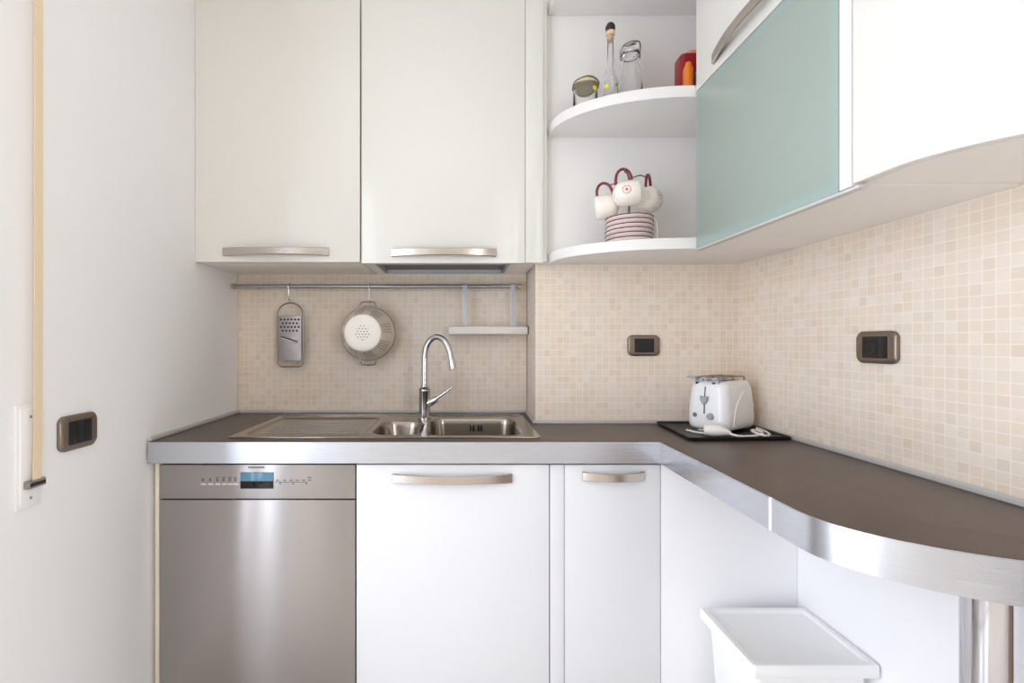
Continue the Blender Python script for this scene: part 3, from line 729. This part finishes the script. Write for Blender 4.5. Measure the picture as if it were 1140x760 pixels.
b = B(); lathe(b, [(0, .010), (.009, .010), (.0105, .008), (.0115, -.004)], 24, Matrix.Translation((fx(.055), -.018, .055)) @ R90); box(b, fx(.055)-.0115, fx(.055)-.008, -.0195, -.0165, .047, .063, bev=.0006); obj('browning_dial', b, 'greyplastic', body, local=True)
b = B()
for y in (-.018, .018): box(b, -.062, .062, y-.0105, y+.0105, TH-.006, TH+.0004, bev=.001)
obj('bread_slots', b, 'gap', body, local=True)
b = B()
for y in (-.036, .0, .036):
    tube(b, [(-.098, y, TH+.012), (-.075, y, TH+.013), (.06, y, TH+.013), (.082, y, TH+.010), (.078, y, TH-.002)], .0026, 8, k=4)
for x in (-.05, 0.0, .05): tube(b, [(x, -.036, TH+.013), (x, .036, TH+.013)], .0022, 8)
rk = obj('warming_rack', b, 'wire', t, local=True)
b = B()
for y in (-.036, .0, .036, .058):
    box(b, -.118 + (.0 if y < .05 else .018), -.080, y-.010, y+.010, TH+.008, TH+.015, bev=.003)
obj('rack_tabs', b, 'greyplastic', rk, local=True)
for y in (-.026, .030):
    b = B(); box(b, -.090, -.074, y-.012, y+.012, TH-.020, TH+.010, bev=.003); ck = obj('clip', b, 'greyplastic', rk, local=True)
    b = B(); box(b, -.0918, -.089, y-.001, y+.010, TH-.016, TH-.004, bev=.0008); obj('clip_insert', b, 'gap', ck, local=True)
# plug and lead lying in front
w2 = lambda x, y, z: (x, y, tz+z)
b = B(); tube(b, [w2(.770, 1.610, .004), w2(.782, 1.572, .004), w2(.80, 1.545, .006), w2(.825, 1.525, .010)], .0038, 10, k=5)
tube(b, [w2(.838, 1.515, .016), w2(.870, 1.492, .008), w2(.91, 1.497, .005), w2(.955, 1.515, .005), w2(.985, 1.545, .006), w2(.975, 1.565, .012), w2(.950, 1.545, .014), w2(.945, 1.515, .012), w2(.965, 1.500, .006), w2(.992, 1.522, .005), w2(1.005, 1.56, .008), w2(1.0, 1.60, .012)], .0038, 10, k=6)
obj('power_lead', b, 'cordwhite', t)
b = B(); tube(b, [w2(.795, 1.540, .017), w2(.812, 1.528, .018), w2(.830, 1.518, .018), w2(.848, 1.508, .016), w2(.858, 1.502, .012)], [.0175, .019, .017, .011, .005], 16)
pg = obj('plug', b, 'cordwhite', t)
b = B(); 
for dx in (-.006, .006): tube(b, [w2(.797+dx*.5, 1.539+dx, .017), w2(.780+dx*.5, 1.551+dx, .016)], .0021, 8)
obj('plug_pins', b, 'nickel', pg)

# ---------------------------------------------------------------- waste bin
bx0, bx1, by0, by1, bzt = .726, 1.046, 1.178, 1.441, .404
t = thing('waste_bin', 'white plastic bin with recessed lid below the peninsula worktop', 'bin', ((bx0+bx1)/2, (by0+by1)/2, 0))
cx, cy, hx, hy = (bx0+bx1)/2, (by0+by1)/2, (bx1-bx0)/2, (by1-by0)/2
b = B(); loft(b, [rr(cx, cy, hx-.045, hy-.040, .02, 0.0), rr(cx, cy, hx-.040, hy-.035, .02, .01), rr(cx, cy, hx-.020, hy-.018, .015, .362), rr(cx, cy, hx-.018, hy-.016, .015, .372)])
obj('bin_body', b, 'binplastic', t)
b = B(); loft(b, [rr(cx, cy, hx-.004, hy-.004, .010, bzt-.034), rr(cx, cy, hx, hy, .010, bzt-.028), rr(cx, cy, hx, hy, .010, bzt-.004), rr(cx, cy, hx-.003, hy-.003, .009, bzt), rr(cx, cy, hx-.016, hy-.016, .008, bzt), rr(cx, cy, hx-.020, hy-.020, .008, bzt-.008), rr(cx, cy, hx-.026, hy-.026, .008, bzt-.010)])
obj('lid', b, 'binplastic', t)

# ---------------------------------------------------------------- things on the middle shelf
Z2 = H(.800)
def at(x, y, D): return ((x-511)*D/530, D, H((381-y)*D/530))
# tall oil bottle with cork and black stopper
D = 1.665; x = at(679.5, 0, D)[0]; hb = at(0, 26, D)[2] - Z2
t = thing('oil_bottle', 'slim clear glass bottle with cork and black stopper on the middle shelf', 'bottle', (x, D, Z2))
o_ = [(0, .0004), (.026, .0004), (.030, .005), (.030, .085), (.028, .10), (.018, .130), (.011, .16), (.010, hb-.060), (.0125, hb-.056), (.0125, hb-.046)]
i_ = [(.0095, hb-.046), (.0078, hb-.058), (.0078, .16), (.015, .13), (.0255, .10), (.0275, .085), (.0275, .008), (0, .006)]
obj('bottle_glass', lathe(B(), o_ + i_, 40), 'glass', t, local=True)
ck = obj('cork', lathe(B(), [(0, hb-.064), (.0074, hb-.064), (.0092, hb-.045), (.015, hb-.043), (.0155, hb-.030), (0, hb-.030)], 24), 'cork', t, local=True)
obj('stopper', lathe(B(), [(0, hb-.036), (.012, hb-.035), (.0165, hb-.022), (.0165, hb-.012), (.011, hb-.002), (0, hb)], 28), 'stopper', t, local=True)
def lemons(par, R, spots, z0):
    for a, z, r, m in spots:
        b = B(); lathe(b, [(0, .0012), (r*.6, .0011), (r*.95, .0005), (r, -.0012)], 16, Matrix.Translation((R*math.sin(a), -R*math.cos(a), z)) @ Matrix.Rotation(a, 4, 'Z') @ Matrix.Rotation(PI/2, 4, 'X'))
        obj('printed_fruit' if m == 'lemon' else 'printed_leaf', b, m, par, local=True)
lemons(t, .0300, ((-.75, .083, .0075, 'lemon'), (.50, .087, .0065, 'leafgreen')), 0)
# swing-top jar
D = 1.66; x = at(701.5, 0, D)[0]; hb = at(0, 50, D)[2] - Z2
t = thing('glass_carafe', 'tall clear glass jar with wire clip top right of the corked bottle', 'jar', (x, D, Z2))
o_ = [(0, .0004), (.036, .0004), (.040, .006), (.041, .10), (.039, .14), (.031, hb-.065), (.028, hb-.050), (.028, hb-.036), (.031, hb-.033), (.031, hb-.027)]
i_ = [(.0255, hb-.027), (.0255, hb-.050), (.0285, hb-.066), (.0365, .14), (.0385, .10), (.0375, .009), (0, .006)]
obj('jar_glass', lathe(B(), o_ + i_, 40), 'glass', t, local=True)
obj('glass_lid', lathe(B(), [(0, hb-.034), (.0235, hb-.034), (.024, hb-.026), (.031, hb-.0255), (.031, hb-.014), (.024, hb-.004), (0, hb-.003)], 36), 'glass', t, local=True)
b = B(); tube(b, [(-.034, 0, hb-.044), (-.035, -.004, hb-.026), (-.026, -.016, hb-.010), (.0, -.020, hb+.000), (.026, -.014, hb+.002), (.035, -.002, hb-.006), (.035, .002, hb-.026), (.034, 0, hb-.044)], .0026, 8, k=4)
tube(b, [(.0325*math.cos(q), .0325*math.sin(q), hb-.041) for q in [2*PI*i/28 for i in range(28)]], .0022, 8, closed=True)
obj('wire_clip', b, 'wire', t, local=True)
# low jar
D = 1.665; x = at(651.5, 0, D)[0]; hb = at(0, 89, D)[2] - Z2
t = thing('preserving_jar', 'low glass preserving jar with golden lid at the left end of the middle shelf', 'jar', (x, D, Z2))
o_ = [(0, .0004), (.038, .0004), (.042, .006), (.042, hb-.042), (.038, hb-.034), (.038, hb-.028)]
i_ = [(.0345, hb-.028), (.0345, hb-.035), (.0392, hb-.044), (.0392, .009), (0, .006)]
obj('jar_glass', lathe(B(), o_ + i_, 40), 'glass', t, local=True)
obj('lid', lathe(B(), [(0, hb-.028), (.041, hb-.028), (.042, hb-.024), (.042, hb-.012), (.036, hb-.003), (0, hb)], 40), 'jarlid', t, local=True)
b = B(); tube(b, [(.0435*math.cos(q), .0435*math.sin(q), hb-.026) for q in [2*PI*i/28 for i in range(28)]], .0024, 8, closed=True)
tube(b, [(-.0435, 0, hb-.030), (-.040, -.022, hb-.016), (0, -.045, hb-.010), (.040, -.022, hb-.016), (.0435, 0, hb-.030)], .0022, 8, k=4); obj('wire_clip', b, 'wire', t, local=True)
lemons(t, .0420, ((.62, hb-.046, .0095, 'lemon'),), 0)
# red tin, orange bottle and grey tin half behind the flap cabinet
D = 1.66
t = thing('red_tin', 'dark red tin with salmon lid half hidden behind the flap cabinet', 'tin', (.805, D, Z2))
hb = at(0, 63.5, D)[2] - Z2
b = B(); loft(b, [rr(0, 0, .044-i, .032-i, .014, z, 6) for z, i in ((.0004, .002), (.004, 0), (hb-.012, 0), (hb-.004, .003), (hb, .008))]); obj('tin_body', b, 'redtin', t, local=True)
b = B(); loft(b, [rr(.010, 0, .028-i, .026-i, .012, z, 6) for z, i in ((hb-.0005, 0), (hb+.009, 0), (hb+.012, .004))]); obj('lid', b, 'salmon', t, local=True)
D = 1.595
t = thing('orange_bottle', 'small orange bottle standing before the red tin', 'bottle', (.768, D, Z2)); hb = at(0, 69.5, D)[2] - Z2
obj('bottle_body', lathe(B(), [(0, .0004), (.0145, .0004), (.016, .003), (.0165, hb-.045), (.0155, hb-.022), (.010, hb-.010), (.0085, hb-.008)], 28), 'orange', t, local=True)
obj('cap', lathe(B(), [(.0095, hb-.012), (.0095, hb-.002), (.006, hb), (0, hb)], 24), 'orange', t, local=True)
t = thing('grey_tin', 'small grey tin right of the orange bottle, mostly behind the flap cabinet', 'tin', (.811, 1.592, Z2)); hb = at(0, 80, 1.592)[2] - Z2
obj('tin_body', lathe(B(), [(0, .0004), (.021, .0004), (.0225, .002), (.0225, hb-.014)], 28), 'greytin', t, local=True)
obj('lid', lathe(B(), [(.0225, hb-.014), (.0235, hb-.013), (.0235, hb-.002), (.021, hb), (0, hb)], 28), 'greytin', t, local=True)

# ---------------------------------------------------------------- cups and saucers on the lower shelf
Z1 = H(.3265); SXc, SYc = (701-511)*1.63/530, 1.632
t = thing('cup_stand', 'white wire stand carrying the cups above the saucers on the lower shelf', 'stand', (SXc, SYc, Z1))
b = B(); lathe(b, [(0, .0004), (.046, .0004), (.048, .004), (.046, .007), (0, .007)], 36); obj('base', b, 'enamel', t, local=True)
b = B(); tube(b, [(0, .004, .004), (0, .004, .262)], .0042, 12); obj('post', b, 'wire', t, local=True)
HK = [(-.073, .010, .200), (-.036, -.058, .222), (.068, .012, .228)]
for hx, hy, hz in HK:
    b = B(); tube(b, [(0, .004, hz+.006), (hx*.55, hy*.55, hz+.020), (hx*.95, hy*.95, hz+.0145), (hx*1.12, hy*1.12, hz+.024)], .0024, 8, k=5); obj('arm', b, 'wire', t, local=True)
b = B(); tube(b, [(.046, .0, .004), (.075, -.002, .006), (.0895, -.006, .030), (.0905, -.008, .070), (.078, -.006, .098), (.050, .0, .112), (.0, .004, .118)], .0040, 10, k=5); obj('side_wire', b, 'enamel', t, local=True)
sprof = [(.0285, 0), (.0305, 0), (.031, .002), (.050, .0045), (.069, .0095), (.0785, .0142), (.0792, .0155), (.0780, .0162), (.067, .0116), (.049, .0066), (.030, .0040), (.0075, .0038), (.0075, .0022), (.0285, .0024)]
names = ['bottom saucer of the red rimmed stack on the lower shelf', 'second saucer from the bottom of the red rimmed stack', 'third saucer from the bottom of the red rimmed stack', 'third saucer from the top of the red rimmed stack', 'second saucer from the top of the red rimmed stack', 'topmost saucer of the red rimmed stack under the cups']
s0 = obj('saucer', lathe(B(), sprof + [sprof[0]], 56), 'saucer')
for i in range(6):
    s = s0 if i == 0 else s0.copy()
    if i: C.objects.link(s)
    s.location = (SXc + random.uniform(-.0012, .0012), SYc + .004 + random.uniform(-.001, .001), Z1 + .0073 + i*.0150); s.rotation_euler = (0, 0, i*.7)
    tag(s, names[i], 'saucer', 'stack of saucers')
def make_cup():
    c = thing('cup', 'x', 'cup', (0, 0, 0))
    R = .041
    o_ = [(0, -.036), (.018, -.036), (.020, -.0335), (.030, -.030), (.0375, -.020), (.041, -.004), (.0415, .016), (.0408, .038), (.0400, .0395)]
    i_ = [(.0390, .038), (.0395, .016), (.039, -.003), (.0355, -.018), (.028, -.0265), (0, -.029)]
    obj('cup_body', lathe(B(), o_ + i_, 44, Matrix.Rotation(PI/2, 4, 'Y')), 'cup', c, local=True)   # axis along x, mouth at +x
    b = B(); tube(b, [(.028, 0, .0405), (.027, 0, .058), (.019, 0, .075), (.004, 0, .0825), (-.012, 0, .075), (-.021, 0, .058), (-.025, 0, .034)], .0047, 10, k=5)
    obj('handle', b, 'red', c, local=True)
    return c
cup0 = make_cup()
labels = ['white cup with red handle hanging lowest and leftmost over the saucers', 'middle white cup with red flower print hanging on the stand', 'right white cup with red print on its right side, hanging over the saucers']
for i, (hx, hy, hz) in enumerate(HK):
    if i == 0: c = cup0
    else:
        c = cup0.copy(); C.objects.link(c)
        for ch in cup0.children:
            k = ch.copy(); C.objects.link(k); k.parent = c
    rz = (math.radians(165), math.radians(-5), math.radians(52))[i]; ry = (math.radians(8), math.radians(-8), math.radians(0))[i]
    c.location = (SXc + hx, SYc + hy, Z1 + hz - .058); c.rotation_euler = (0, ry, rz)
    tag(c, labels[i], 'cup', 'cups on the stand')
